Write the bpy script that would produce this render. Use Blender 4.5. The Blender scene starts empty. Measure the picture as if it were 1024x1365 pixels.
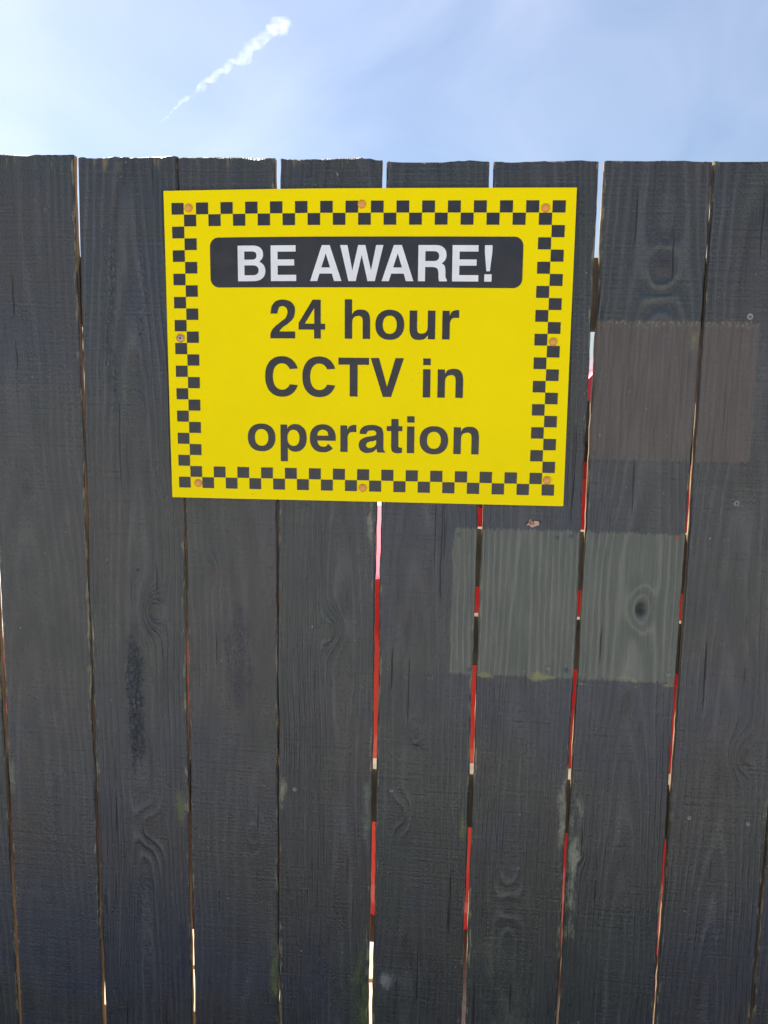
import bpy, bmesh, math, random
import numpy as np
from mathutils import Vector, Matrix
from mathutils.geometry import tessellate_polygon

SC = bpy.context.scene
COL = SC.collection
R = math.radians
rng = random.Random(7)

# ------------------------------------------------------------------ camera
cam_d = bpy.data.cameras.new('camera')
cam = bpy.data.objects.new('camera', cam_d)
COL.objects.link(cam)
right = Vector((0.99651276, 0.08177924, 0.01656724))
up = Vector((-0.02749062, 0.13431221, 0.99055767))
fwd = Vector((-0.07878187, 0.9875588, -0.136092))
M = Matrix((right, up, -fwd)).transposed().to_4x4()
M.translation = Vector((0.0, -1.16534, 1.5))
cam.matrix_world = M
cam_d.sensor_fit = 'VERTICAL'
cam_d.sensor_height = 24.0
cam_d.lens = 24.0 * 1031.0 / 1365.0
cam_d.clip_start = 0.02
cam_d.clip_end = 60000
SC.camera = cam

# ------------------------------------------------------------------ sky, sun, exposure
SUN_EL, SUN_AZ = R(54), R(-58)          # azimuth measured from +Y (through the fence) towards +X
world = bpy.data.worlds.new('World')
SC.world = world
world.use_nodes = True
wn, wl = world.node_tree.nodes, world.node_tree.links
wn.clear()
w_out = wn.new('ShaderNodeOutputWorld')
w_bg = wn.new('ShaderNodeBackground')
w_sky = wn.new('ShaderNodeTexSky')
w_sky.sky_type = 'NISHITA'
w_sky.sun_disc = False
w_sky.sun_elevation = SUN_EL
w_sky.sun_rotation = SUN_AZ
w_sky.altitude = 50
w_sky.air_density = 1.0
w_sky.dust_density = 2.6
w_sky.ozone_density = 3.5
w_bg.inputs['Strength'].default_value = 0.063
# thin high cirrus veil: cloud cover in the direction of the sky, stretched into wisps
w_tc = wn.new('ShaderNodeTexCoord')
w_map = wn.new('ShaderNodeMapping')
w_map.inputs['Rotation'].default_value = (0, R(25), R(20))
w_map.inputs['Scale'].default_value = (2.6, 2.6, 3.6)
w_n = wn.new('ShaderNodeTexNoise')
w_n.inputs['Scale'].default_value = 1.7
w_n.inputs['Detail'].default_value = 7
w_n.inputs['Roughness'].default_value = 0.48
w_n.inputs['Distortion'].default_value = 0.7
w_r = wn.new('ShaderNodeMapRange')
w_r.inputs['From Min'].default_value = 0.36
w_r.inputs['From Max'].default_value = 0.86
w_r.inputs['To Min'].default_value = 0.02
w_r.inputs['To Max'].default_value = 0.24
w_mix = wn.new('ShaderNodeMix')
w_mix.data_type = 'RGBA'
w_mix.inputs['B'].default_value = (9.0, 9.2, 9.8, 1)
wl.new(w_tc.outputs['Generated'], w_map.inputs['Vector'])
wl.new(w_map.outputs['Vector'], w_n.inputs['Vector'])
wl.new(w_n.outputs['Fac'], w_r.inputs['Value'])
wl.new(w_r.outputs['Result'], w_mix.inputs['Factor'])
wl.new(w_sky.outputs['Color'], w_mix.inputs['A'])
wl.new(w_mix.outputs['Result'], w_bg.inputs['Color'])
wl.new(w_bg.outputs['Background'], w_out.inputs['Surface'])

sun_d = bpy.data.lights.new('sun', 'SUN')
sun_d.energy = 5.0
sun_d.angle = R(0.53)
sun_d.color = (1.0, 0.95, 0.87)
sun = bpy.data.objects.new('sun', sun_d)
COL.objects.link(sun)
to_sun = Vector((math.sin(SUN_AZ) * math.cos(SUN_EL), math.cos(SUN_AZ) * math.cos(SUN_EL), math.sin(SUN_EL)))
sun.rotation_euler = to_sun.to_track_quat('Z', 'Y').to_euler()
sun.location = (-6, 4, 8)

vs = SC.view_settings
vs.view_transform = 'Standard'
vs.look = 'None'
vs.exposure = 1.45
vs.gamma = 1.0
vs.use_curve_mapping = False
SC.cycles.use_denoising = True
SC.cycles.max_bounces = 6
SC.cycles.diffuse_bounces = 3
SC.cycles.volume_bounces = 1

# ------------------------------------------------------------------ node shorthand
class S:
    """a socket with arithmetic"""
    def __init__(s, t, o): s.t, s.o = t, o
    def m(s, op, *a, clamp=False):
        n = s.t.nodes.new('ShaderNodeMath'); n.operation = op; n.use_clamp = clamp
        for i, v in enumerate((s,) + a):
            if isinstance(v, S): s.t.links.new(v.o, n.inputs[i])
            else: n.inputs[i].default_value = v
        return S(s.t, n.outputs[0])
    def __add__(s, o): return s.m('ADD', o)
    __radd__ = __add__
    def __sub__(s, o): return s.m('SUBTRACT', o)
    def __rsub__(s, o): return (s * -1.0) + o
    def __mul__(s, o): return s.m('MULTIPLY', o)
    __rmul__ = __mul__
    def __truediv__(s, o): return s.m('DIVIDE', o)
    def pw(s, e): return s.m('POWER', e)
    def abs(s): return s.m('ABSOLUTE')
    def mx(s, o): return s.m('MAXIMUM', o)
    def mn(s, o): return s.m('MINIMUM', o)

class Mat:
    def __init__(s, name):
        s.mat = bpy.data.materials.new(name)
        s.mat.use_nodes = True
        s.t = s.mat.node_tree
        s.b = s.t.nodes['Principled BSDF']
    def xyz(s, sock):
        n = s.t.nodes.new('ShaderNodeSeparateXYZ'); s.t.links.new(sock, n.inputs[0])
        return [S(s.t, o) for o in n.outputs]
    def vec(s, x, y, z):
        n = s.t.nodes.new('ShaderNodeCombineXYZ')
        for i, v in enumerate((x, y, z)):
            if isinstance(v, S): s.t.links.new(v.o, n.inputs[i])
            else: n.inputs[i].default_value = v
        return S(s.t, n.outputs[0])
    def noise(s, v, scale=1.0, detail=3.0, rough=0.5, dist=0.0):
        n = s.t.nodes.new('ShaderNodeTexNoise')
        n.inputs['Scale'].default_value = scale; n.inputs['Detail'].default_value = detail
        n.inputs['Roughness'].default_value = rough; n.inputs['Distortion'].default_value = dist
        s.t.links.new(v.o, n.inputs['Vector'])
        return S(s.t, n.outputs['Fac'])
    def voro(s, v, scale=1.0):
        n = s.t.nodes.new('ShaderNodeTexVoronoi'); n.inputs['Scale'].default_value = scale
        s.t.links.new(v.o, n.inputs['Vector'])
        return S(s.t, n.outputs['Distance'])
    def ramp(s, v, a, b, lo=0.0, hi=1.0, smooth=True):
        n = s.t.nodes.new('ShaderNodeMapRange')
        n.interpolation_type = 'SMOOTHSTEP' if smooth else 'LINEAR'
        s.t.links.new(v.o, n.inputs['Value'])
        for k, q in (('From Min', a), ('From Max', b), ('To Min', lo), ('To Max', hi)): n.inputs[k].default_value = q
        return S(s.t, n.outputs['Result'])
    def mix(s, f, a, b):
        n = s.t.nodes.new('ShaderNodeMix'); n.data_type = 'RGBA'
        for k, v in (('Factor', f), ('A', a), ('B', b)):
            if isinstance(v, S): s.t.links.new(v.o, n.inputs[k])
            elif k == 'Factor': n.inputs[k].default_value = v
            else: n.inputs[k].default_value = (*v, 1)
        return S(s.t, n.outputs['Result'])
    def pos(s):
        n = s.t.nodes.new('ShaderNodeNewGeometry'); return S(s.t, n.outputs['Position'])
    def obj(s):
        n = s.t.nodes.new('ShaderNodeTexCoord'); return S(s.t, n.outputs['Object'])
    def attr(s, name):
        n = s.t.nodes.new('ShaderNodeAttribute'); n.attribute_name = name
        return S(s.t, n.outputs['Vector'])
    def set(s, **k):
        for key, v in k.items():
            inp = s.b.inputs[{'color': 'Base Color', 'rough': 'Roughness', 'metal': 'Metallic', 'spec': 'Specular IOR Level',
                              'coat': 'Coat Weight', 'coat_rough': 'Coat Roughness', 'trans': 'Transmission Weight', 'ior': 'IOR'}[key]]
            if isinstance(v, S): s.t.links.new(v.o, inp)
            elif key == 'color': inp.default_value = (*v, 1)
            else: inp.default_value = v
        return s
    def bump(s, h, dist=0.001, strength=1.0):
        n = s.t.nodes.new('ShaderNodeBump'); n.inputs['Distance'].default_value = dist
        n.inputs['Strength'].default_value = strength
        s.t.links.new(h.o, n.inputs['Height']); s.t.links.new(n.outputs[0], s.b.inputs['Normal'])
        return s

def mottled(name, c1, c2, scale, rough=0.6, bump=0.0, bscale=None, **k):
    m = Mat(name); p = m.obj()
    n = m.noise(p, scale, 5, 0.6)
    m.set(color=m.mix(m.ramp(n, .3, .7), c1, c2), rough=rough, **k)
    if bump: m.bump(m.noise(p, bscale or scale * 4, 4, 0.6), bump)
    return m.mat

# ------------------------------------------------------------------ object helpers
def link(o, parent=None):
    COL.objects.link(o)
    if parent is not None: o.parent = parent
    return o
def tag(o, label, cat, group=None):
    o['label'] = label; o['category'] = cat
    if group: o['group'] = group
    return o
def mesh_obj(name, verts, faces, mat, parent=None, smooth=False, loc=None):
    me = bpy.data.meshes.new(name)
    me.from_pydata([tuple(v) for v in verts], [], faces)
    me.update()
    if smooth: me.polygons.foreach_set('use_smooth', [True] * len(me.polygons))
    if mat: me.materials.append(mat)
    o = bpy.data.objects.new(name, me)
    if loc: o.location = loc
    return link(o, parent)
def bm_obj(name, bm, mat, parent=None, smooth=False, loc=None):
    me = bpy.data.meshes.new(name); bm.to_mesh(me); bm.free()
    if smooth: me.polygons.foreach_set('use_smooth', [True] * len(me.polygons))
    if mat: me.materials.append(mat)
    o = bpy.data.objects.new(name, me)
    if loc: o.location = loc
    return link(o, parent)
def empty(name, loc=(0, 0, 0)):
    o = bpy.data.objects.new(name, None); o.location = loc; o.empty_display_size = .1
    return link(o)
def box_bm(x0, x1, y0, y1, z0, z1, bev=0.0, seg=2):
    bm = bmesh.new()
    bmesh.ops.create_cube(bm, size=1.0)
    for v in bm.verts:
        v.co = Vector((x0 if v.co.x < 0 else x1, y0 if v.co.y < 0 else y1, z0 if v.co.z < 0 else z1))
    if bev: bmesh.ops.bevel(bm, geom=list(bm.edges), offset=bev, segments=seg, affect='EDGES', profile=.6)
    return bm
def lathe(profile, n=20, axis='Y'):
    """closed surface of revolution from (r, h) points"""
    V, F = [], []
    for r, h in profile:
        for k in range(n):
            a = 2 * math.pi * k / n
            c, s_ = r * math.cos(a), r * math.sin(a)
            V.append((c, h, s_) if axis == 'Y' else (c, s_, h))
    for i in range(len(profile) - 1):
        for k in range(n):
            a, b = i * n + k, i * n + (k + 1) % n
            F.append((a, b, b + n, a + n))
    F.append(tuple(range(n))[::-1]); F.append(tuple(range((len(profile) - 1) * n, len(profile) * n)))
    return V, F

# value noise for shaping meshes
def smooth1(seed, x, scale):
    r = np.random.RandomState(seed).rand(4096) * 2 - 1
    t = np.asarray(x) / scale + 1000.0
    i = np.floor(t).astype(int); f = t - i; f = f * f * (3 - 2 * f)
    return r[i % 4096] * (1 - f) + r[(i + 1) % 4096] * f

# ------------------------------------------------------------------ ground, beyond the fence
g = Mat('pale_concrete'); p = g.pos()
n1 = g.noise(p, 0.9, 6, .6); n2 = g.noise(p, 60, 3, .6)
g.set(color=g.mix(g.ramp(n1, .3, .7), (.36, .34, .31), (.46, .44, .40)), rough=.9).bump(n2, .002)
ground = mesh_obj('ground', [(-3000, -3000, 0), (3000, -3000, 0), (3000, 3000, 0), (-3000, 3000, 0)], [(0, 1, 2, 3)], g.mat)
ground['kind'] = 'structure'
gr = mottled('verge_grass', (.07, .12, .03), (.12, .16, .05), 9, .9, .02, 120)
verge = bm_obj('grass_verge', box_bm(-14, 14, 7.4, 9.0, -.02, .06, .03), gr)
verge['kind'] = 'structure'
strip_m = mottled('dark_strip', (.045, .045, .047), (.065, .064, .064), 14, .9, .004, 260)
bounce_strip = mesh_obj('bounce_strip', [(-40, -1.25, .004), (40, -1.25, .004), (40, 0.0, .004), (-40, 0.0, .004)], [(0, 1, 2, 3)], strip_m)  # added strip, out of view, darkens the bounce onto the lower fence
bounce_strip['kind'] = 'structure'

# ------------------------------------------------------------------ fence
RAW_END = mottled('sawn_timber', (.30, .20, .11), (.42, .31, .19), 22, .8, .001, 160)

def plank_material(idx, w, seed, d0, slope, x0, knots=(), bands=(), cracks=(), stains=(), tone=0.0, ridge=1.0, period=.0075):
    """painted softwood: growth rings of a flat-sawn board, knots, saw marks, cracks, worn edges"""
    m = Mat('dark_painted_board_%d' % idx)
    x, y, z = m.xyz(m.attr('wood').o)
    wx, wy, wz = m.xyz(m.pos().o)
    so = seed * 3.71
    # growth rings
    warp = m.noise(m.vec(x * 14.0 + so, y * 14.0, z * 2.2), 1.0, 3, .55) - 0.5
    dz = m.noise(m.vec(so, so, z * 1.1), 1.0, 2, .5) - 0.5
    d = (z - 1.1) * slope + d0 + dz * .09
    xr = x - x0
    r = (xr * xr + d * d + .0005).pw(.5) + warp * .020
    kmask = None
    for (kx, kz, kr, amp) in knots:
        ex = ((x - kx) / kr); ez = ((z - kz) / (kr * 1.9))
        gk = (ex * ex + ez * ez) * -1.0
        e = gk.m('EXPONENT')
        r = r + e * amp
        kmask = e if kmask is None else kmask.mx(e)
    ph = r * (2 * math.pi / period)
    ring = (ph.m('SINE') * .5 + .5).pw(2.2)
    # fine fibre, brush drag, saw kerf marks
    fibre = m.noise(m.vec(x * 620.0 + so, y * 300, z * 14.0), 1.0, 3, .6)
    fibre2 = m.noise(m.vec(x * 210.0 + so, y * 100, z * 7.0), 1.0, 2, .6)
    grit = m.noise(m.vec(x * 330.0 + so, y * 330, z * 210.0), 1.0, 3, .62)
    saw = m.noise(m.vec(x * 6.0 + so, y, z * 230.0 + x * 3.0), 1.0, 2, .6)
    big = m.noise(m.vec(x * 9.0 + so, y, z * 3.0 + so), 1.0, 3, .55)
    rmask = m.ramp(big, .32, .68)
    h = ring * (rmask * .75 + .25) * (.55 * ridge) + fibre * .30 + fibre2 * .45 + grit * .38 + saw * .22
    blue = m.ramp(m.noise(m.vec(x * 7 + so * 2, y, z * 3.4), 1.0, 4, .6, .6), .56, .72)
    if kmask is not None:
        h = h + kmask * .5
    bmask = None
    for (bx, bw, z0, z1, amp) in bands:       # thick, lumpy paint over torn grain
        wob = (m.noise(m.vec(so + bx * 50, 1.0, z * 11.0), 1.0, 4, .6) - .5) * .050
        brk = m.noise(m.vec(x * 90.0 + so, 8.0, z * 30.0), 1.0, 4, .65)
        e = m.ramp(((x - bx) + wob).abs(), bw * .1, bw * 1.15, 1, 0) * m.ramp(z, z0, z0 + .14) * m.ramp(z, z1 - .14, z1, 1, 0)
        e = m.ramp(e + (brk - .5) * 1.1, .25, .75)
        lump = m.noise(m.vec(x * 260.0, y * 200, z * 130.0), 1.0, 3, .65, .5)
        h = h + (lump - .45) * e * amp
        q = (lump - .48) * e * (min(amp, 2.0) * 2.0)
        bmask = q if bmask is None else bmask + q
        blue = blue.mx(e * .25)
    # cracks
    crk = None
    for (cx, z0, z1, cw) in cracks:
        wob = (m.noise(m.vec(so + cx * 40, 3.0, z * 26.0), 1.0, 3, .6) - .5) * .006
        e = m.ramp(((x - cx) + wob).abs(), cw * .3, cw, 1, 0) * m.ramp(z, z0, z0 + .03) * m.ramp(z, z1 - .03, z1, 1, 0)
        crk = e if crk is None else crk.mx(e)
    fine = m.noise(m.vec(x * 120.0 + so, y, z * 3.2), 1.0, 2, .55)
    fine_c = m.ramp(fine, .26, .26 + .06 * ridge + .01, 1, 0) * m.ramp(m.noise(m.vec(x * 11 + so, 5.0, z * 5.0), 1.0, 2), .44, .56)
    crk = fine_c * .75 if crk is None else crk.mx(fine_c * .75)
    h = h - crk * 1.3
    # paint colour
    tint = m.noise(m.vec(wx * 3.0 + so, 0.0, wz * 2.2), 1.0, 3, .5)
    c = m.mix(m.ramp(tint, .36, .64), (.030 + tone, .039 + tone, .041 + tone), (.040 + tone, .039 + tone, .042 + tone))
    hue = m.noise(m.vec(wx * 1.6 + 4.3, 2.0, wz * 2.6 + 1.7), 1.0, 3, .55, .4)
    c = m.mix(m.ramp(hue, .50, .68) * .8, c, (.027, .036, .057))
    c = m.mix(m.ramp(hue, .48, .32) * .6, c, (.038, .042, .036))
    c = m.mix(blue * .8, c, (.030, .037, .060))
    # relief painted into the colour: raised fibres lighter like glints, hollows darker like shade
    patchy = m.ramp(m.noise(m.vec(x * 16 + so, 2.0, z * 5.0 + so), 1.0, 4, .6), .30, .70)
    ridge_glint = m.ramp(ring * (rmask * .7 + .3) * .55 + fibre2 * .60 + fibre * .45, .52, .98) * (patchy * .7 + .3)
    c = m.mix(ridge_glint * (.24 + .26 * ridge), c, (.088, .093, .101))
    groove_shade = m.ramp(ring, .10, .0) * m.ramp(fibre2 + (1.0 - big) * .5, .72, .92) * (.6 * ridge)
    c = m.mix(groove_shade, c, (.016, .016, .020))
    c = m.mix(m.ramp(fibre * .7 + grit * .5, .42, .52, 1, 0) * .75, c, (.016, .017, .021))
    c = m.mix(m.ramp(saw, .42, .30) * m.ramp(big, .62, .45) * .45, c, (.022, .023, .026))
    if bmask is not None:
        c = m.mix(m.ramp(bmask, .10, .55) * .7, c, (.085, .092, .108))  # glints painted on the lump crests
        c = m.mix(m.ramp(bmask, -.05, -.35) * .85, c, (.012, .012, .018))  # shade painted between the lumps
    rough = m.ramp(m.noise(m.vec(x * 30 + so, y, z * 12.0), 1.0, 3), .3, .7, .24, .42)
    # faded rectangles left by notices that once hung here
    ew = (m.noise(m.vec(wx * 90.0, 1.0, wz * 30.0), 1.0, 4, .65) - .5) * .012
    ew2 = (m.noise(m.vec(wx * 220.0, 7.0, wz * 12.0), 1.0, 3, .65) - .5) * .020
    def rect(xa, xb, za, zb, soft=.0015):
        ix = m.ramp((wx + ew) - xa, -soft, soft) * m.ramp((wx + ew) - xb, -soft, soft, 1, 0)
        iz = m.ramp((wz + ew2) - za, -soft, soft) * m.ramp((wz + ew2) - zb, -soft, soft, 1, 0)
        return ix * iz
    if idx in (6, 7):
        e = rect(.150, .4385, 1.427, 1.6265)
        old = m.mix(m.ramp(fibre2, .35, .65), (.072, .060, .056), (.100, .084, .078))
        c = m.mix(e * .92, c, old); rough = rough + e * .2
        rim = e * m.ramp((wz + ew2), 1.615, 1.6255) * m.ramp(grit, .5, .62)
        c = m.mix(rim * .7, c, (.20, .19, .12))
    if idx in (4, 5, 6):
        e = rect(.0145, .3560, 1.0885, 1.3180)
        old = m.mix(ring * .55 + m.ramp(fibre2 * .6 + fibre * .5, .35, .75) * .45, (.074, .088, .075), (.165, .172, .148))
        c = m.mix(e * .92, c, old); rough = rough + e * .22
        rim = rect(.0145, .3560, 1.0800, 1.0960) * m.ramp(m.noise(m.vec(wx * 18, 2.0, wz * 60), 1.0, 3, .6), .52, .66)
        c = m.mix(rim * .8, c, (.21, .21, .09))
    # knots a little darker
    if kmask is not None:
        c = m.mix(m.ramp(kmask, .72, .98) * .8, c, (.028, .026, .030))
    c = m.mix(crk * .75, c, (.012, .011, .011))  # dark cracks; the fine grain lines are relief shade put in as colour
    # algae and weather stains
    for (sx, sz, rx, rz, colr, amt) in stains:
        ex = (x - sx) / rx; ez = (z - sz) / rz
        e = ((ex * ex + ez * ez) * -1.0).m('EXPONENT')
        sp = m.noise(m.vec(x * 420.0 + so, y, z * 150.0), 1.0, 5, .8)
        sq = m.noise(m.vec(x * 60.0 + so, y, z * 22.0), 1.0, 3, .6)
        e = m.ramp(e * .34 + sp * .80 + sq * .90, 1.00, 1.30) * m.ramp(e, .02, .45)
        c = m.mix(e * amt, c, colr)
    # chipped, bare edges and pale flecks
    edge = m.ramp(x.abs(), w / 2 - .009, w / 2 - .0008)
    en = m.noise(m.vec(x * 260.0 + so, y * 200, z * 34.0), 1.0, 4, .65)
    ez_ = m.noise(m.vec(so, 9.0, z * 4.0), 1.0, 3, .55)
    chip = m.ramp(en + edge * .26 + ez_ * .55, 1.06, 1.16) * m.ramp(edge, .05, .3)
    c = m.mix(chip * .75, c, (.22, .20, .12))
    fl = m.noise(m.vec(x * 190.0 + so, y * 100, z * 95.0 + so), 1.0, 2, .5)
    fl2 = m.ramp(fl, .735, .775)
    c = m.mix(fl2 * .75, c, (.32, .31, .28))
    topw = m.ramp(wz + ew2 * 1.2, 1.834, 1.852) * m.ramp(m.noise(m.vec(x * 60 + so, 4.0, z * 8), 1.0, 5, .75), .55, .68)
    c = m.mix(topw * .8, c, (.22, .17, .07))
    # bare timber on the sides and back
    sn = m.noise(m.vec(so, y * 160.0, z * 10.0), 1.0, 4, .6)
    raw = m.mix(m.ramp(m.noise(m.vec(x * 200, y * 260.0, z * 9.0 + so), 1.0, 4, .6), .3, .7), (.15, .105, .055), (.36, .27, .16))
    side = m.ramp(y + (sn - .5) * .007, .0026, .0042)
    c = m.mix(side, c, raw); rough = rough.mx(side * .85)
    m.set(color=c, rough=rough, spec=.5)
    m.bump(h, .0032, 1.0)
    return m.mat

def build_plank(name, xa_t, xb_t, xa_b, xb_b, ztop, mat, parent, seed, zref=.45, zbot=.06, pits=(), nx=52, dz=.0045, thick=.012, yoff=0.0, bowl=0.0, bowr=0.0):
    """one sawn board: front grid with wavering edges and a rough-sawn top, sides and back"""
    nz = int((ztop - zbot) / dz)
    zz = np.linspace(zbot, ztop, nz + 1)
    t = (zz - zref) / (1.85 - zref)
    xa = xa_b + (xa_t - xa_b) * t; xb = xb_b + (xb_t - xb_b) * t
    par = np.clip(4 * t * (1 - t), 0, 1)
    xa = xa + bowl * par; xb = xb + bowr * par
    xa = xa + smooth1(seed, zz, .11) * .0009 + smooth1(seed + 1, zz, .016) * .0005
    xb = xb + smooth1(seed + 2, zz, .11) * .0009 + smooth1(seed + 3, zz, .016) * .0005
    u = np.linspace(0, 1, nx)
    u = .5 - .5 * np.cos(np.pi * u) * .35 - .325 * (1 - 2 * u)      # denser at the edges
    u = (u - u[0]) / (u[-1] - u[0])
    V, A = [], []
    w = float(np.mean(xb - xa)); L = nx + 6
    jag = smooth1(seed + 5, u * w, .0038) * .0014 + smooth1(seed + 6, u * w, .03) * .0016
    for j in range(nz + 1):
        z = zz[j]; ww = xb[j] - xa[j]; cx = (xa[j] + xb[j]) / 2
        top = max(0.0, (j - (nz - 3)) / 3.0)
        X = xa[j] + u * ww
        e = np.minimum(u, 1 - u) * ww
        bev = .0024
        Y = np.where(e < bev, bev - np.sqrt(np.maximum(0, bev ** 2 - (bev - e) ** 2)), 0.0)
        Y = Y + .0008 * np.sin(np.pi * u) * math.sin(seed) + smooth1(seed + 7, z, .25) * .0006
        Yf = Y.copy()
        for (kx, kz, kr, dep) in pits:
            rr = np.sqrt((X - kx) ** 2 + ((z - kz) * .85) ** 2) / kr
            Y = Y + dep * np.clip(1.15 - rr, 0, 1) ** .6 * (rr < 1.15) - .0012 * np.exp(-((rr - 1.45) / .28) ** 2)
        Zr = z + jag * top
        for i in range(nx):
            V.append((X[i], Y[i] + yoff, Zr[i])); A.append((X[i] - cx, Yf[i], Zr[i]))
        for (sx_, yy) in ((1, .5), (1, .8), (1, 1.0), (0, 1.0), (0, .8), (0, .5)):
            xx = xb[j] if sx_ else xa[j]
            q = smooth1(seed + 9 + sx_, z + yy * 5, .03) * .0005
            zt = z + (jag[-1] if sx_ else jag[0]) * top
            V.append((xx + q, yy * thick + yoff, zt)); A.append((xx - cx, yy * thick, zt))
    F = []
    for j in range(nz):
        for i in range(L):
            a, b = j * L + i, j * L + (i + 1) % L
            F.append((a, b, b + L, a + L))
    F.append(tuple(range(L))[::-1]); F.append(tuple(range(nz * L, (nz + 1) * L)))
    cxm = (xa_b + xb_b) / 2
    V = [(a - cxm, b, c) for a, b, c in V]
    o = mesh_obj(name, V, F, mat, parent, smooth=True, loc=(cxm, 0, 0))
    at = o.data.attributes.new('wood', 'FLOAT_VECTOR', 'POINT')
    at.data.foreach_set('vector', np.array(A, dtype=np.float32).ravel())
    for i in (-1, -2): o.data.polygons[i].use_smooth = False
    ne = len(o.data.edges); ev = np.zeros(ne * 2, dtype=np.int32); o.data.edges.foreach_get('vertices', ev); ev = ev.reshape(-1, 2)
    sharp = np.logical_or((ev >= nz * L).all(axis=1), (ev < L).all(axis=1))
    o.data.attributes.new('sharp_edge', 'BOOLEAN', 'EDGE').data.foreach_set('value', sharp)
    return o

fence = empty('fence', (0, 0, 0))
tag(fence, 'tall dark painted board fence with narrow gaps between its upright planks', 'fence')

GREEN = (.10, .13, .05); PALE = (.24, .25, .18); GREY = (.22, .22, .23)
#        top left, top right, low left, low right, top height
PL = [(-.8640, -.7171, -.8660, -.7199, 1.861),
      (-.7113, -.5650, -.7158, -.5674, 1.8600),
      (-.5579, -.4063, -.5620, -.4080, 1.8565),
      (-.4047, -.2611, -.4034, -.2579, 1.8530),
      (-.2523, -.1047, -.2566, -.1051, 1.8508),
      (-.0971, .0496, -.0988, .0501, 1.8460),
      (.0559, .2026, .0563, .2055, 1.8455),
      (.2108, .3584, .2092, .3588, 1.8445),
      (.3597, .5040, .3624, .5111, 1.8425),
      (.5072, .6540, .5146, .6600, 1.8403)]
# index used by the paint patches counts planks from the sheet's left: 0 .. 8
PAR = [dict(d0=.05, slope=.03, x0=.02),
       dict(d0=.09, slope=.02, x0=-.03, ridge=.5, knots=[(-.02, 1.36, .012, .010)], cracks=[(-.028, 1.62, 1.70, .0016), (-.026, 1.54, 1.60, .0012), (-.045, 1.80, 1.86, .0013)],
            bands=[(.0, .020, .62, .98, .6)], stains=[(-.07, .86, .012, .05, PALE, .5)]),
       dict(d0=.025, slope=.055, x0=.0, ridge=1.25, knots=[(.025, 1.17, .018, .022), (.01, .80, .022, .02)],
            bands=[(-.010, .022, .84, 1.20, 2.2), (-.030, .013, 1.42, 1.84, 1.4), (.015, .010, 1.40, 1.80, 1.0), (.0, .016, .45, .80, 1.0)],
            stains=[(.066, .84, .012, .05, GREEN, .6)]),
       dict(d0=.11, slope=.015, x0=.05, ridge=.5, knots=[(-.03, 1.24, .012, .010), (.035, .80, .016, .014)], bands=[(.01, .035, .95, 1.25, .9), (-.03, .04, 1.2, 1.34, .6)],
            stains=[(.068, .56, .014, .10, GREEN, .8)]),
       dict(d0=.03, slope=.03, x0=.03, ridge=1.1, knots=[(.012, 1.15, .018, .016)], stains=[(.066, .52, .024, .12, (.07, .10, .035), .9), (.068, .84, .010, .08, (.12, .16, .12), .7), (-.07, .88, .008, .03, PALE, .8), (.068, 1.32, .006, .06, PALE, .6)]),
       dict(d0=.06, slope=.04, x0=-.02, ridge=.9, knots=[(-.012, .985, .012, .012), (-.033, .85, .016, .012)], cracks=[(.020, 1.20, 1.36, .0010), (.010, 1.25, 1.36, .0007)],
            stains=[(-.052, .555, .024, .022, GREY, .7), (.066, .83, .008, .05, GREEN, .7)]),
       dict(d0=.02, slope=.045, x0=-.01, ridge=.9, knots=[(-.010, .70, .020, .016)], stains=[(.0, .50, .05, .09, (.085, .10, .075), .6), (.068, .86, .012, .07, PALE, .7), (-.04, .62, .03, .05, (.10, .11, .08), .5)]),
       dict(d0=.035, slope=.05, x0=.01, ridge=1.1, knots=[(.0145, 1.2022, .017, .022), (.015, 1.70, .022, .018), (-.05, .80, .01, .01)], cracks=[(.028, 1.68, 1.76, .0012)],
            stains=[(-.066, .78, .014, .16, PALE, .8), (.066, 1.60, .010, .02, (.17, .17, .08), .8)]),
       dict(d0=.03, slope=.04, x0=.0, ridge=1.0, knots=[(.03, .98, .018, .018)], cracks=[(.030, 1.70, 1.85, .0014), (.060, 1.55, 1.86, .0012), (.054, 1.43, 1.55, .0014)],
            stains=[(.066, .89, .012, .035, (.20, .22, .10), .9)]),
       dict(d0=.06, slope=.03, x0=.02)]
BOW = {1: dict(bowr=.0008), 2: dict(bowl=-.0024), 3: dict(bowr=.0006), 4: dict(bowl=-.0030), 7: dict(bowr=-.0017), 8: dict(bowl=.0014)}
planks = []
for k, (a, b, c_, d_, zt) in enumerate(PL):
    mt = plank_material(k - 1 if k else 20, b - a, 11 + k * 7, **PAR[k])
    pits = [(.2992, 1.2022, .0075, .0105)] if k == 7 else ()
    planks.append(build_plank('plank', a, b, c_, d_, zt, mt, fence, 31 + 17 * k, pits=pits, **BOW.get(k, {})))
# the fence runs on to both sides
for side in (-1, 1):
    x = PL[0][2] - .006 if side < 0 else PL[-1][3] + .006
    for j in range(8):
        src = planks[(j * 3 + (1 if side > 0 else 4)) % 10]
        me = src.data
        xs = [v.co.x for v in me.vertices][:58]
        hw = (max(xs) - min(xs)) / 2
        o = bpy.data.objects.new('plank', me)
        o.location = (x + side * (hw + .001), 0, rng.uniform(-.004, .004))
        link(o, fence)
        x += side * (2 * hw + .006)

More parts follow.
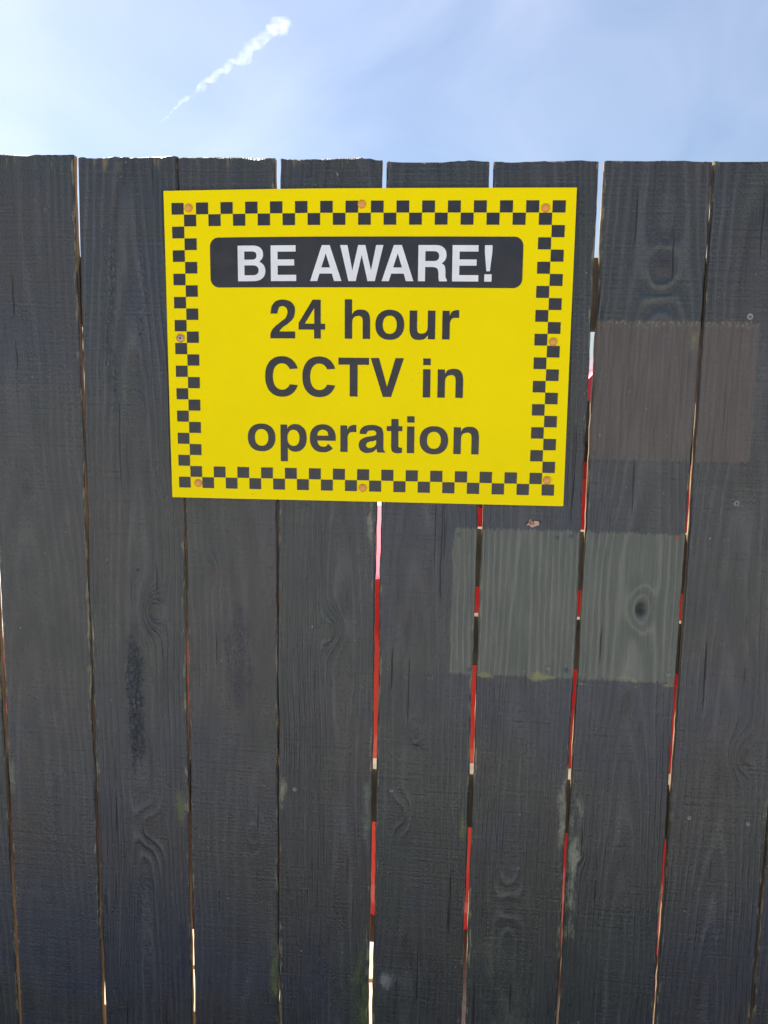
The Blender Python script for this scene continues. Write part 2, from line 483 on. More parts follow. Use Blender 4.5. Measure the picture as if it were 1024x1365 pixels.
rail_m = mottled('rough_sawn_rail', (.085, .066, .046), (.15, .12, .085), 14, .85, .0015, 120)
def board(name, x0, x1, y0, y1, z0, z1, mat=rail_m, tilt=0.0):
    o = bm_obj(name, box_bm(x0, x1, y0, y1, z0, z1, .002), mat, fence)
    o.rotation_euler = (0, tilt, 0)
    return o
board('rail', -2.05, 1.95, .0130, .052, 1.6155, 1.7175)
board('rail', -2.05, 1.95, .0130, .052, .826, .918)
board('rail', -2.05, 1.95, .0130, .052, .16, .25)
board('backing_board', .028, .385, .0130, .034, 1.2245, 1.316)
board('backing_board', .028, .385, .0130, .034, 1.098, 1.178)
for px in (-1.62, 1.30):
    bm = box_bm(px - .05, px + .05, .0525, .1525, -.3, 1.80, .004)
    bm_obj('post', bm, rail_m, fence)

# nail and screw heads, as parts of the board they are driven into
nail_dark = mottled('painted_nail', (.05, .055, .06), (.11, .12, .13), 300, .4)
nail_pale = mottled('bare_zinc_nail', (.16, .17, .16), (.30, .31, .29), 300, .45, metal=.3)
nail_rust = mottled('rusty_nail', (.20, .07, .03), (.34, .16, .09), 400, .8)
NV, NF = lathe([(.0001, .0004), (.0012, .0004), (.0014, -.0006), (.0030, -.0012), (.0036, -.0008), (.0038, .0012)], 14)
nail_mesh = {}
def nail(x, z, kind='d', s=1.0, name='nail_head'):
    best = min(planks, key=lambda q: abs(q.location.x - x))
    mt = {'d': nail_dark, 'p': nail_pale, 'r': nail_rust}[kind]
    if kind not in nail_mesh:
        me = bpy.data.meshes.new(name); me.from_pydata(NV, [], NF); me.materials.append(mt); nail_mesh[kind] = me
    o = bpy.data.objects.new(name, nail_mesh[kind])
    o.location = (x - best.location.x, 0.0, z)
    o.scale = (s, 1, s); o.rotation_euler = (0, rng.uniform(0, 3), 0)
    return link(o, best)
for x, z, k, s in [(.4242, 1.6341, 'p', 1.25), (.2165, 1.4369, 'd', .7), (.1902, 1.3103, 'd', .9), (.1692, 1.3074, 'd', .7), (.3452, 1.3139, 'r', .9),
                   (.0220, 1.3075, 'd', .8), (.4260, 1.3666, 'p', 1.1), (.4152, 1.3115, 'd', 1.1), (.4214, 1.1535, 'd', 1.1), (-.0157, 1.0805, 'd', 1.2),
                   (.1650, 1.1032, 'p', .8), (.1925, 1.1009, 'd', 1.0), (.3455, 1.1019, 'p', .9), (.0440, 1.0957, 'd', .8), (-.2305, .8822, 'p', .9),
                   (-.2811, .8870, 'd', 1.1), (-.1278, .8806, 'd', .9), (-.0734, .8890, 'p', .8), (.0264, .8771, 'd', .9), (.3280, .8779, 'd', .9),
                   (.3923, .8719, 'p', .9), (.4809, .8675, 'p', .9), (.1312, .8619, 'p', .5), (-.4420, .8750, 'd', .9), (-.4850, 1.2350, 'd', .6),
                   (-.6250, 1.7960, 'd', .8), (-.6090, 1.7830, 'd', .8), (-.6150, .8850, 'd', .9), (.2550, .8800, 'd', .8)]:
    nail(x, z, k, s)
# a torn corner of an old notice still held by a rusty nail
scrap_m = mottled('torn_paper', (.42, .26, .20), (.55, .40, .32), 260, .9, .0005, 500)
pts = []
for k in range(16):
    a = 2 * math.pi * k / 16
    rr = .0075 * (1 + .45 * smooth1(5, a, .5))
    pts.append((rr * 1.05 * math.cos(a), rr * .8 * math.sin(a)))
V = [(x, -.0016 - .0012 * abs(x) / .008, z) for x, z in pts] + [(x, -.0004, z) for x, z in pts]
n = 16
F = [tuple(range(n)), tuple(range(2 * n - 1, n - 1, -1))] + [(k, k + n, (k + 1) % n + n, (k + 1) % n) for k in range(n)]
bp = planks[6]
sc_ = mesh_obj('torn_scrap', V, F, scrap_m, bp, loc=(.1320 - bp.location.x, 0, 1.3291))
sc_['label'] = 'torn pinkish scrap of an old notice under a rusty nail'
o = nail(.1300, 1.3300, 'r', 1.0); o.location.y = -.0022

# ------------------------------------------------------------------ warning sign
SIGN_C = [(-.4255, 1.8073), (.1722, 1.8085), (.1747, 1.3565), (-.4213, 1.3545)]   # TL TR BR BL in metres on the fence face
SW, SH = 600.0, 450.0
sign = empty('warning_sign', (-.125, -.004, 1.3555))
tag(sign, 'yellow notice with chequered border reading BE AWARE! 24 hour CCTV in operation', 'sign')
def on_sign(u, v, off=0.0):
    """millimetres from the sheet's lower left corner -> point on the slightly bowed sheet"""
    s, t = u / SW, v / SH
    tl, tr, br, bl = SIGN_C
    x = (tl[0] * (1 - s) + tr[0] * s) * t + (bl[0] * (1 - s) + br[0] * s) * (1 - t)
    z = (tl[1] * (1 - s) + tr[1] * s) * t + (bl[1] * (1 - s) + br[1] * s) * (1 - t)
    z += .0016 * math.sin(math.pi * s) * t
    bow = .0016 * abs(math.sin(2 * math.pi * s)) * math.sin(math.pi * t) + .0012 * (.5 + .5 * math.sin(9 * s + 5 * t))
    y = -.0060 - bow - off
    return Vector((x - sign.location.x, y - sign.location.y, z - sign.location.z))

ym = Mat('yellow_plastic'); p = ym.obj()
dirt = ym.noise(p, 9, 5, .6)
speck = ym.voro(p, 70)
sp = ym.ramp(speck, .05, .10, 1, 0) * ym.ramp(ym.noise(p, 14, 2), .60, .68)
c = ym.mix(ym.ramp(dirt, .35, .75), (.90, .72, .0005), (.87, .69, .001))
c = ym.mix(sp * .5, c, (.30, .22, .03))
ym.set(color=c, rough=ym.ramp(ym.noise(p, 30, 3), .3, .7, .40, .52), spec=.06).bump(ym.noise(p, 25, 2), .0006)
bk = Mat('black_print'); p = bk.obj()
bk.set(color=bk.mix(bk.ramp(bk.noise(p, 40, 4), .3, .7), (.018, .018, .022), (.027, .026, .030)), rough=.34, spec=.5).bump(bk.noise(p, 25, 2), .0006)
wt = Mat('white_print'); p = wt.obj()
wt.set(color=wt.mix(wt.ramp(wt.noise(p, 40, 4), .3, .7), (.72, .73, .76), (.78, .79, .81)), rough=.35)

# the sheet itself, 3 mm thick
NXs, NZs = 60, 45
V, F = [], []
for layer in (0, 1):
    for j in range(NZs + 1):
        for i in range(NXs + 1):
            V.append(on_sign(SW * i / NXs, SH * j / NZs, 0.0 if layer == 0 else -.003))
def vi(l, i, j): return l * (NXs + 1) * (NZs + 1) + j * (NXs + 1) + i
for j in range(NZs):
    for i in range(NXs):
        F.append((vi(0, i, j), vi(0, i + 1, j), vi(0, i + 1, j + 1), vi(0, i, j + 1)))
        F.append((vi(1, i, j), vi(1, i, j + 1), vi(1, i + 1, j + 1), vi(1, i + 1, j)))
for i in range(NXs):
    F.append((vi(0, i, 0), vi(1, i, 0), vi(1, i + 1, 0), vi(0, i + 1, 0)))
    F.append((vi(0, i, NZs), vi(0, i + 1, NZs), vi(1, i + 1, NZs), vi(1, i, NZs)))
for j in range(NZs):
    F.append((vi(0, 0, j), vi(0, 0, j + 1), vi(1, 0, j + 1), vi(1, 0, j)))
    F.append((vi(0, NXs, j), vi(1, NXs, j), vi(1, NXs, j + 1), vi(0, NXs, j + 1)))
mesh_obj('sheet', V, F, ym.mat, sign)

def flat_shape(name, contours, mat, off, grid=False):
    """printed shape: contours in millimetres on the sheet, first outer then holes"""
    polys = [[Vector((x, y, 0)) for x, y in c_] for c_ in contours]
    tris = tessellate_polygon(polys)
    flat = [q for c_ in contours for q in c_]
    me_v = [on_sign(x, y, off) for x, y in flat]
    F = []
    for t in tris:
        a, b, c_ = [flat[i] for i in t]
        cr = (b[0] - a[0]) * (c_[1] - a[1]) - (b[1] - a[1]) * (c_[0] - a[0])
        F.append(tuple(t) if cr > 0 else tuple(reversed(t)))
    return mesh_obj(name, me_v, F, mat, sign)
def grid_shape(name, u0, u1, v0, v1, mat, off, nu, nv):
    V = [on_sign(u0 + (u1 - u0) * i / nu, v0 + (v1 - v0) * j / nv, off) for j in range(nv + 1) for i in range(nu + 1)]
    F = [(j * (nu + 1) + i, j * (nu + 1) + i + 1, (j + 1) * (nu + 1) + i + 1, (j + 1) * (nu + 1) + i) for j in range(nv) for i in range(nu)]
    return mesh_obj(name, V, F, mat, sign)
# chequered border: a ring of 31 x 25 cells, two cells deep
CX0, CX1, CZ0, CZ1 = 11.5, 585.5, 15.2, 433.0
cw, ch = (CX1 - CX0) / 31, (CZ1 - CZ0) / 25
for j in range(25):
    for i in range(31):
        if (i + j) % 2 == 0 and (i < 2 or i > 28 or j < 2 or j > 22):
            grid_shape('border_check', CX0 + i * cw + .1, CX0 + (i + 1) * cw - .1, CZ0 + j * ch + .1, CZ0 + (j + 1) * ch - .1, bk.mat, .00045, 2, 2)
# heading panel with rounded corners: a row of slices that follow the sheet
u0, u1, v0, v1, rad = 68.5, 528.0, 312.5, 383.5, 13.0
V, F = [], []
us = [u0 + rad * (1 - math.cos(math.pi / 2 * k / 8)) for k in range(9)]
us += [u0 + rad + (u1 - u0 - 2 * rad) * k / 50 for k in range(1, 50)]
us += [u1 - rad + rad * math.sin(math.pi / 2 * k / 8) for k in range(9)]
for u in us:
    dx = max(0.0, (u0 + rad) - u, u - (u1 - rad))
    ins = rad - math.sqrt(max(0.0, rad * rad - dx * dx))
    for k in range(7): V.append(on_sign(u, v0 + ins + (v1 - v0 - 2 * ins) * k / 6, .00045))
for i in range(len(us) - 1):
    for k in range(6): F.append((i * 7 + k, (i + 1) * 7 + k, (i + 1) * 7 + k + 1, i * 7 + k + 1))
mesh_obj('heading_panel', V, F, bk.mat, sign)

# ---- letter shapes, drawn by hand in units of 1/1000 em
def arc(cx, cy, rx, ry, a0, a1, n=14, e=2.25):
    out = []
    for k in range(n + 1):
        a = R(a0 + (a1 - a0) * k / n); c_, s_ = math.cos(a), math.sin(a)
        out.append((cx + rx * math.copysign(abs(c_) ** (2 / e), c_), cy + ry * math.copysign(abs(s_) ** (2 / e), s_)))
    return out
def spl(*P, n=6):
    """smooth curve through the points"""
    out = []
    P = list(P); Q = [P[0]] + P + [P[-1]]
    for i in range(1, len(Q) - 2):
        p0, p1, p2, p3 = Q[i - 1:i + 3]
        for k in range(n):
            t = k / n
            out.append(tuple(.5 * ((2 * p1[d]) + (-p0[d] + p2[d]) * t + (2 * p0[d] - 5 * p1[d] + 4 * p2[d] - p3[d]) * t * t + (-p0[d] + 3 * p1[d] - 3 * p2[d] + p3[d]) * t ** 3) for d in (0, 1)))
    out.append(P[-1])
    return out
G = {}
G['B'] = (722, [[[(73, 0), (73, 718), (400, 718)] + arc(400, 543, 232, 175, 88, -40) + [(548, 392)] + arc(410, 206, 268, 206, 50, -90)],
               [[(217, 600), (217, 435), (395, 435)] + arc(395, 517.5, 92, 82.5, -88, 88) + [(395, 600)]],
               [[(217, 320), (217, 120), (405, 120)] + arc(405, 220, 126, 100, -88, 88) + [(405, 320)]]])
G['E'] = (667, [[[(76, 0), (76, 718), (621, 718), (621, 592), (226, 592), (226, 436), (588, 436), (588, 313), (226, 313), (226, 126), (631, 126), (631, 0)]]])
G['A'] = (722, [[[(20, 0), (275, 718), (445, 718), (700, 0), (540, 0), (491, 150), (224, 150), (174, 0)]], [[(264, 272), (452, 272), (359, 555)]]])
G['W'] = (944, [[[(8, 718), (165, 718), (272, 212), (395, 718), (548, 718), (674, 212), (780, 718), (936, 718), (757, 0), (600, 0), (472, 520), (345, 0), (188, 0)]]])
G['R'] = (722, [[[(76, 0), (76, 718), (440, 718)] + arc(440, 525, 232, 193, 88, -48) + spl((575, 358), (640, 300), (655, 200), (660, 90), (690, 25)) + [(690, 0), (525, 0)] + spl((510, 70), (508, 170), (480, 255), (395, 283)) + [(225, 283), (225, 0)]],
               [[(225, 597), (225, 402), (410, 402)] + arc(410, 499.5, 108, 97.5, -88, 88) + [(410, 597)]]])
G['!'] = (333, [[[(88, 718), (245, 718), (245, 590), (204, 205), (130, 205), (88, 590)]]])
G['!.'] = (0, [[[(90, 0), (90, 145), (243, 145), (243, 0)]]])
G['2'] = (556, [[spl((32, 0), (45, 110), (110, 205), (230, 300), (330, 380), (368, 478), (345, 560), (275, 592), (205, 565), (172, 455)) + [(40, 455)] + spl((62, 590), (140, 680), (275, 712), (415, 680), (495, 600), (510, 490), (475, 370), (385, 280), (270, 200), (205, 128)) + [(510, 128), (510, 0)]]])
G['4'] = (556, [[[(318, 0), (318, 163), (22, 163), (22, 283), (292, 710), (445, 710), (445, 272), (528, 272), (528, 163), (445, 163), (445, 0)]], [[(322, 272), (322, 560), (140, 272)]]])
_n_arch = lambda top: spl((204, 440), (245, 500), (305, 527), (370, 533), (455, 520), (520, 460), (546, 350)) + [(546, 0), (406, 0)] + spl((406, 310), (396, 380), (360, 414), (310, 418), (250, 400), (216, 355), (207, 290)) + [(207, 0)]
G['h'] = (611, [[[(67, 0), (67, 718), (204, 718)] + _n_arch(0)]])
G['n'] = (611, [[[(67, 0), (67, 520), (200, 520)] + _n_arch(0)]])
G['u'] = (611, [[[(611 - x, 520 - y) for x, y in [(67, 0), (67, 520), (200, 520)] + _n_arch(0)]]])
G['r'] = (389, [[[(64, 0), (64, 520), (197, 520)] + spl((197, 425), (235, 500), (300, 530), (373, 533)) + spl((373, 390), (325, 394), (250, 382), (210, 325), (204, 250)) + [(204, 0)]]])
G['o'] = (611, [[arc(305, 259, 271, 274, 0, 352, 44)], [arc(305, 259, 132, 166, 0, 352, 44)]])
G['C'] = (722, [[arc(368, 359, 326, 378, 21, 338, 48) + arc(368, 359, 176, 246, 327, 32, 40)]])
G['T'] = (611, [[[(14, 718), (598, 718), (598, 590), (381, 590), (381, 0), (231, 0), (231, 590), (14, 590)]]])
G['V'] = (667, [[[(19, 718), (178, 718), (333, 185), (489, 718), (648, 718), (412, 0), (255, 0)]]])
G['i'] = (278, [[[(69, 0), (69, 520), (209, 520), (209, 0)]]])
G['i.'] = (0, [[[(69, 595), (69, 718), (209, 718), (209, 595)]]])
G['p'] = (611, [[[(66, -207), (66, 520), (196, 520)] + spl((200, 440), (250, 505), (345, 533), (450, 510), (545, 420), (577, 262), (545, 105), (455, 12), (345, -14), (255, 12), (206, 70)) + [(206, -207)]],
               [arc(318, 260, 118, 160, 0, 352, 36)]])
G['e'] = (556, [[[(528, 215)] + arc(279, 260, 252, 276, 4, 318, 40) + [(378, 158)] + spl((378, 158), (350, 112), (285, 94), (205, 125), (170, 215))],
               [[(170, 312), (386, 312)] + spl((386, 312), (365, 395), (282, 430), (198, 395), (170, 312))[1:-1]]])
G['a'] = (556, [[[(393, 0), (540, 0), (540, 18)] + spl((540, 18), (514, 55), (507, 120)) + spl((507, 360), (475, 475), (390, 523), (282, 538), (150, 518), (68, 450), (46, 358)) + [(180, 358)] + spl((180, 358), (206, 412), (280, 430), (348, 418), (370, 375), (350, 338), (290, 320), (170, 298), (70, 245), (30, 150), (60, 42), (140, -8), (220, -13), (310, 12), (374, 66), (382, 25)) ],
               [spl((368, 245), (300, 222), (215, 202), (172, 150), (190, 102), (245, 84), (325, 110), (365, 170), (368, 244))[:-1]]])
G['t'] = (333, [[[(100, 425)] + spl((100, 115), (118, 30), (180, -5), (240, -7), (310, 5)) + spl((310, 104), (270, 103), (245, 116), (238, 150)) + [(238, 425), (312, 425), (312, 520), (238, 520), (238, 660), (100, 660), (100, 520), (12, 520), (12, 425)]]])
def clean(c_):
    out = []
    for q in c_:
        if not out or math.hypot(q[0] - out[-1][0], q[1] - out[-1][1]) > .6: out.append(q)
    if math.hypot(out[0][0] - out[-1][0], out[0][1] - out[-1][1]) < .6: out.pop()
    return out
KERN = {('A', 'W'): -60, ('W', 'A'): -60, ('A', 'R'): 0, ('T', 'V'): 0, (' ', 'A'): -30}
def write(text, u_left, u_right, v_base, v_cap, mat, off):
    adv, x, prev = [], 0.0, ''
    for ch_ in text:
        x += KERN.get((prev, ch_), 0); adv.append(x); x += 278 if ch_ == ' ' else G[ch_][0]; prev = ch_
    xs = [adv[i] + px for i, ch_ in enumerate(text) if ch_ != ' ' for cs in G[ch_][1] for px, _ in cs[0]]
    lo, hi = min(xs), max(xs)
    su, sv = (u_right - u_left) / (hi - lo), (v_cap - v_base) / 718.0
    for i, ch_ in enumerate(text):
        if ch_ == ' ': continue
        conv = lambda cs: [(u_left + (adv[i] + px - lo) * su, v_base + py * sv) for px, py in clean(cs[0])]
        shapes = [[conv(c_) for c_ in G[ch_][1]]]
        if ch_ + '.' in G: shapes.append([conv(c_) for c_ in G[ch_ + '.'][1]])
        V, F = [], []
        for cons in shapes:
            polys = [[Vector((a, b, 0)) for a, b in c_] for c_ in cons]
            flat = [q for c_ in cons for q in c_]
            base = len(V)
            for t in tessellate_polygon(polys):
                a, b, c_ = [flat[k] for k in t]
                cr = (b[0] - a[0]) * (c_[1] - a[1]) - (b[1] - a[1]) * (c_[0] - a[0])
                F.append(tuple(base + k for k in (t if cr > 0 else reversed(t))))
            V += flat
        # split long triangles so the print follows the bow of the sheet
        bm = bmesh.new()
        bv = [bm.verts.new((a, b, 0)) for a, b in V]
        for f in F:
            try: bm.faces.new([bv[k] for k in f])
            except ValueError: pass
        for _ in range(2):
            bmesh.ops.subdivide_edges(bm, edges=[e for e in bm.edges if e.calc_length() > 12], cuts=1, use_grid_fill=False)
            bmesh.ops.triangulate(bm, faces=[f for f in bm.faces if len(f.verts) > 3])
        for v in bm.verts: v.co = on_sign(v.co.x, v.co.y, off)
        bm_obj('letter', bm, mat, sign)
write('BE AWARE!', 110.5, 484.0, 321.3, 371.6, wt.mat, .0009)
write('24 hour', 158.0, 438.5, 239.5, 295.6, bk.mat, .00045)
write('CCTV in', 149.5, 446.5, 156.0, 212.2, bk.mat, .00045)
write('operation', 121.5, 472.0, 74.0, 128.3, bk.mat, .00045)

# orange screw caps; one has lost its lid and shows the screw
cap_m = mottled('orange_plastic_cap', (.66, .27, .045), (.74, .33, .06), 120, .45)
steel = mottled('zinc_screw', (.42, .40, .37), (.55, .52, .48), 500, .4, metal=.8)
dark_r = mottled('screw_recess', (.05, .035, .03), (.09, .06, .05), 500, .7)
CV, CF = lathe([(.0060, .0028), (.0062, .0), (.0060, -.0012), (.0050, -.0024), (.0032, -.0032), (.0012, -.0036), (.0001, -.0036)], 22)
cap_me = bpy.data.meshes.new('screw_cap'); cap_me.from_pydata(CV, [], CF); cap_me.materials.append(cap_m)
cap_me.polygons.foreach_set('use_smooth', [True] * len(cap_me.polygons))
for u, v in [(37.5, 425.5), (294.5, 428.0), (557.5, 422.5), (575.5, 238.0), (42, 22.5), (298, 20.5), (574.5, 38.0)]:
    o = bpy.data.objects.new('screw_cap', cap_me); o.location = on_sign(u, v); link(o, sign)
V, F = lathe([(.0066, .0028), (.0068, 0), (.0064, -.0016), (.0054, -.0020), (.0046, -.0012), (.0044, .0)], 22)
o = mesh_obj('open_screw_cup', V, F, cap_m, sign, loc=on_sign(20, 239.5)); o['label'] = 'orange cup that lost its lid and shows the screw'
V, F = lathe([(.0043, .0005), (.0042, -.0012), (.0032, -.0017), (.0016, -.0017), (.0013, -.0006), (.0001, -.0006)], 18)
mesh_obj('screw_head', V, F, steel, o)
bm = bmesh.new()
for a in (0.4, 0.4 + math.pi / 2):
    b2 = box_bm(-.0022, .0022, -.0022, -.0015, -.0004, .0004)
    b2.transform(Matrix.Rotation(a, 4, 'Y')); me = bpy.data.meshes.new('t'); b2.to_mesh(me); b2.free(); bm.from_mesh(me); bpy.data.meshes.remove(me)
bm_obj('screw_slot', bm, dark_r, o)

# ------------------------------------------------------------------ red van parked behind the fence
red = Mat('red_car_paint'); p = red.obj()
red.set(color=red.mix(red.ramp(red.noise(p, 5, 4), .3, .7), (.78, .010, .024), (.82, .014, .030)), rough=.30, coat=1.0, coat_rough=.05)
glass = Mat('tinted_glass').set(color=(.03, .035, .035), rough=.03, spec=.8).mat
rub = mottled('black_rubber', (.018, .018, .018), (.03, .03, .03), 60, .8)
alloy = mottled('wheel_metal', (.42, .43, .44), (.55, .55, .56), 40, .35, metal=.8)
plast = mottled('black_plastic', (.03, .03, .03), (.045, .045, .045), 80, .6)
lampw = Mat('lamp_glass').set(color=(.7, .72, .74), rough=.08, spec=.7).mat
lampr = Mat('rear_lamp_glass').set(color=(.45, .01, .01), rough=.12).mat
VX, VY = -1.36, .665            # front end and near side
van = empty('red_van', (1.0, VY + .86, 0))
tag(van, 'red panel van parked close behind the fence, glimpsed through the gaps', 'van')
prof = [(0.06, .22), (.0, .34), (.0, .62), (.05, .80), (.16, .93), (.45, .99), (1.05, 1.06), (1.24, 1.09), (1.58, 1.47), (1.78, 1.70), (1.98, 1.78), (2.3, 1.81), (3.6, 1.82), (4.08, 1.79), (4.16, 1.70), (4.22, 1.10), (4.24, .60), (4.22, .36), (4.16, .22)]
def wheel_arch(xc, r=.37):
    return [(xc + r * math.cos(a), max(.2, .31 + r * math.sin(a))) for a in [math.pi * k / 14 * 1.16 - .08 * math.pi for k in range(15)]]
poly = prof + [(3.75, .18)] + wheel_arch(3.33) + [(2.9, .17), (1.2, .17)] + wheel_arch(.76) + [(.32, .20)]
V = []
W_ = 1.72
def inset(x, z):
    t = max(0, z - 1.15); i = .20 * t * t + .06 * t
    f = max(0, .55 - x); i += .42 * f * f
    f = max(0, x - 3.9); i += .3 * f * f
    return i
rings = [(.0, .030, .97), (.012, .010, .99), (.035, 0, 1.0)]
bm = bmesh.new()
cxp, czp = 2.1, .9
layers = []
for side in (0, 1):
    for (iy, shr, sc2) in (rings if side == 0 else rings[::-1]):
        lay = []
        for (x, z) in poly:
            ins = inset(x, z) + iy
            y = ins if side == 0 else W_ - ins
            lay.append(bm.verts.new((VX + x + (cxp - x) * shr * .3, VY + y, z + (czp - z) * shr * .5)))
        layers.append(lay)
n = len(poly)
for a, b in zip(layers[:-1], layers[1:]):
    for k in range(n): bm.faces.new((a[k], a[(k + 1) % n], b[(k + 1) % n], b[k]))
bm.faces.new(layers[0]); bm.faces.new(layers[-1][::-1])
bmesh.ops.recalc_face_normals(bm, faces=bm.faces)
bmesh.ops.triangulate(bm, faces=[f for f in bm.faces if len(f.verts) > 4])
bmesh.ops.translate(bm, verts=bm.verts, vec=-van.location)
body = bm_obj('body', bm, red.mat, van)
def side_panel(name, pts, mat, far=False, parent=van, off=.006, th=.02):
    """plate on the side of the body, following its tumblehome"""
    V = []
    for o_ in (-off, th):
        for x, z in pts:
            y = VY + inset(x, z) + o_
            if far: y = 2 * VY + W_ - y
            V.append(Vector((VX + x, y, z)) - van.location)
    m_ = len(pts)
    F = [tuple(range(m_)), tuple(range(2 * m_ - 1, m_ - 1, -1))] + [(k, k + m_, (k + 1) % m_ + m_, (k + 1) % m_) for k in range(m_)]
    return mesh_obj(name, V, F, mat, parent)
def wb(name, x0, x1, y0, y1, z0, z1, mat, bev=.01, parent=van):
    bm = box_bm(x0, x1, y0, y1, z0, z1, bev); bmesh.ops.translate(bm, verts=bm.verts, vec=-van.location)
    return bm_obj(name, bm, mat, parent)
for far in (False, True):
    side_panel('side_window', [(1.58, 1.38), (2.25, 1.38), (2.22, 1.70), (1.88, 1.70), (1.66, 1.50)], glass, far)
    door = side_panel('door', [(1.20, .30), (2.32, .30), (2.36, 1.34), (1.52, 1.34), (1.30, 1.08), (1.17, 1.02)], red.mat, far, off=.004)
    yy = VY - .03 if not far else VY + W_ - .005
    wb('handle', VX + 2.1, VX + 2.26, yy, yy + .03, 1.06, 1.085, plast, .006)
    ym_ = VY - .13 if not far else VY + W_ + .01
    wb('mirror', VX + 1.42, VX + 1.54, ym_ - .02, ym_ + .14, 1.28, 1.44, plast, .03)
    side_panel('headlight', [(.10, .74), (.40, .86), (.42, .96), (.22, .90), (.10, .82)], lampw, far)
    side_panel('rear_light', [(4.08, .9), (4.18, .9), (4.14, 1.35), (4.07, 1.35)], lampr, far)
# windscreen
V = [Vector((VX + 1.25, VY + .16, 1.12)), Vector((VX + 1.25, VY + W_ - .16, 1.12)), Vector((VX + 1.90, VY + W_ - .22, 1.763)), Vector((VX + 1.90, VY + .22, 1.763))]
V = [v - van.location + Vector((-.02, 0, .022)) for v in V] + [v - van.location + Vector((.02, 0, -.03)) for v in V]
mesh_obj('windscreen', V, [(3, 2, 1, 0), (4, 5, 6, 7), (0, 1, 5, 4), (1, 2, 6, 5), (2, 3, 7, 6), (3, 0, 4, 7)], glass, van)
wb('front_bumper', VX - .05, VX + .10, VY + .20, VY + W_ - .20, .26, .46, plast, .03)
wb('rear_bumper', VX + 4.18, VX + 4.29, VY + .12, VY + W_ - .12, .26, .46, plast, .03)
TV, TF = lathe([(.20, -.09), (.285, -.095), (.308, -.075), (.31, 0), (.308, .075), (.285, .095), (.20, .09)], 36)
RV, RF = lathe([(.0001, -.075), (.05, -.085), (.07, -.070), (.17, -.060), (.195, -.085), (.205, -.086), (.205, .086)], 36)
for xw in (.76, 3.33):
    for far in (False, True):
        yc = VY + .115 if not far else VY + W_ - .115
        wh = mesh_obj('wheel', TV, TF, rub, van, True, loc=Vector((VX + xw, yc, .312)) - van.location)
        rim = mesh_obj('rim', RV, RF, alloy, wh)
        if far: rim.rotation_euler = (0, 0, math.pi)

Mr = Matrix.Translation((0, VY, 0)) @ Matrix.Rotation(R(-6), 4, 'Z') @ Matrix.Translation((0, -VY, 0))
van.matrix_world = Mr @ Matrix.Translation(van.location)

# ------------------------------------------------------------------ sawn timbers stacked between fence and van
tim = mottled('fresh_sawn_timber', (.40, .29, .17), (.56, .44, .29), 6, .8, .0015, 90)
LV = ['lowest', 'second', 'third', 'topmost']
for lay in range(4):
    for row in range(2):
        y0 = .075 + row * .112 + rng.uniform(-.003, .003)
        x0, x1 = -1.25 + rng.uniform(-.1, .1), .035 + rng.uniform(-.02, .02)
        o = bm_obj('sawn_timber', box_bm(x0, x1, y0, y0 + .105, lay * .1005, lay * .1005 + .1, .004), tim)
        tag(o, 'length of pale sawn timber, %s of its stack, on the %s' % (LV[lay], 'side touching the fence rail' if row == 0 else 'side facing the red van'), 'timber')

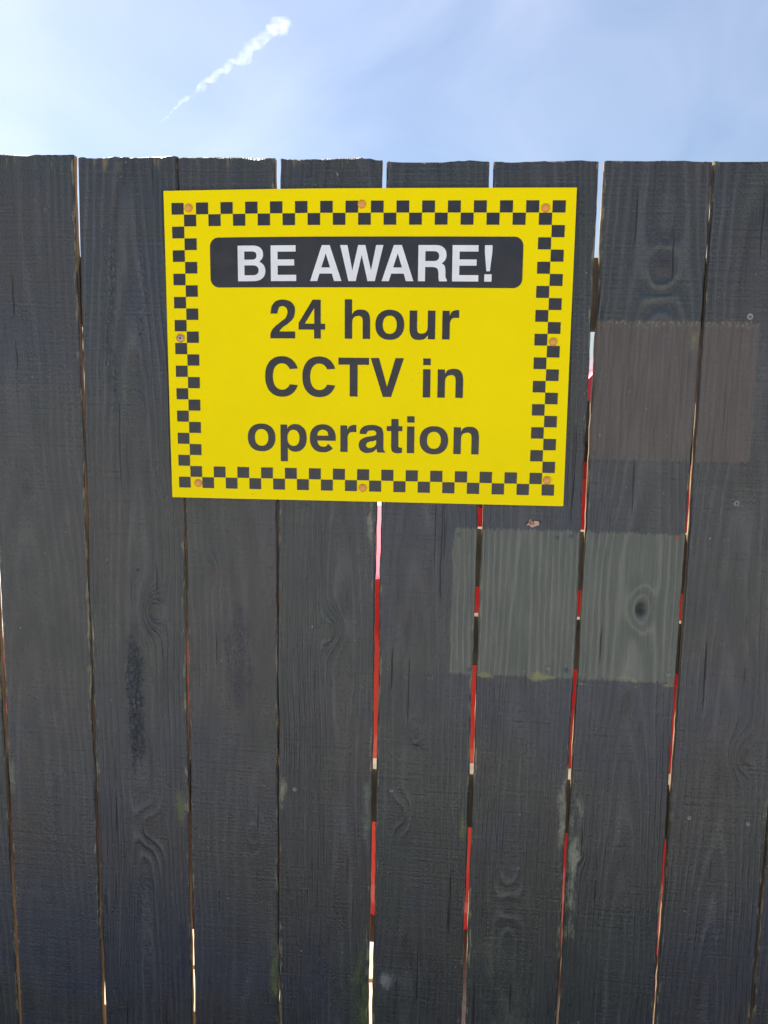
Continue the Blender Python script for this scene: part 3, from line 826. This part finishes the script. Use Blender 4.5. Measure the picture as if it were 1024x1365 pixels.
# ------------------------------------------------------------------ contrail: a lumpy, drifting ribbon of ice cloud high up
E_ = Vector((0, -1.165, 1.5))
ALT = 2400.0
def at_alt(d): d = Vector(d); return E_ + d * (ALT / d.z)
P0, P1 = at_alt((-.3330, .8920, .3085)), at_alt((-.1815, .8905, .4155))
axis = (P1 - P0); Lc = axis.length; axis.normalize()
side_v = axis.cross(Vector((0, 0, 1))).normalized(); up_v = side_v.cross(axis)
NR, NK = 260, 22
V, F = [], []
rs = np.random.RandomState(3)
for i in range(NR + 1):
    s = i / NR
    base = 8 + 36 * min(1, s * 1.2) ** 1.1 + 20 * math.exp(-((s - .95) / .035) ** 2)
    base *= (1 + .34 * float(smooth1(71, s * Lc, 120))) * (1 + .14 * float(smooth1(72, s * Lc, 60)))
    if s < .05 or s > .95: base *= max(.02, min(s / .05, math.sqrt(max(0, (1 - s) / .05))))
    offv = side_v * float(smooth1(73, s * Lc, 130)) * 18 + up_v * float(smooth1(74, s * Lc, 100)) * 20
    c_ = P0 + axis * (Lc * s) + offv
    for k in range(NK):
        a = 2 * math.pi * k / NK
        rr = base * (1 + .22 * float(smooth1(75, s * Lc + 400 * math.cos(a), 140)) + .16 * float(smooth1(76, s * Lc + 300 * math.sin(a), 70)))
        V.append(c_ + side_v * math.cos(a) * rr + up_v * math.sin(a) * rr * .85)
for i in range(NR):
    for k in range(NK):
        a, b = i * NK + k, i * NK + (k + 1) % NK
        F.append((a, b, b + NK, a + NK))
F.append(tuple(range(NK))[::-1]); F.append(tuple(range(NR * NK, (NR + 1) * NK)))
cm = bpy.data.materials.new('ice_cloud'); cm.use_nodes = True
cm.node_tree.nodes.clear()
co = cm.node_tree.nodes.new('ShaderNodeOutputMaterial'); cv = cm.node_tree.nodes.new('ShaderNodeVolumeScatter')
cv.inputs['Color'].default_value = (.99, .99, .99, 1); cv.inputs['Anisotropy'].default_value = .6
cm.node_tree.links.new(cv.outputs[0], co.inputs['Volume'])
ctc = cm.node_tree.nodes.new('ShaderNodeTexCoord'); cn = cm.node_tree.nodes.new('ShaderNodeTexNoise'); cr_ = cm.node_tree.nodes.new('ShaderNodeMapRange')
cn.inputs['Scale'].default_value = 1 / 75.0; cn.inputs['Detail'].default_value = 4; cn.inputs['Roughness'].default_value = .6
for k_, v_ in (('From Min', .40), ('From Max', .70), ('To Min', 0.0), ('To Max', .0034)): cr_.inputs[k_].default_value = v_
cm.node_tree.links.new(ctc.outputs['Object'], cn.inputs['Vector']); cm.node_tree.links.new(cn.outputs['Fac'], cr_.inputs['Value'])
cm.node_tree.links.new(cr_.outputs['Result'], cv.inputs['Density'])
cm.cycles.volume_step_rate = .03
mid = (P0 + P1) / 2
bm = bmesh.new()
bv = [bm.verts.new(v - mid) for v in V]
for f in F: bm.faces.new([bv[k] for k in f])
bmesh.ops.recalc_face_normals(bm, faces=bm.faces)
ct = bm_obj('contrail', bm, cm, None, True, loc=mid)
ct['kind'] = 'structure'
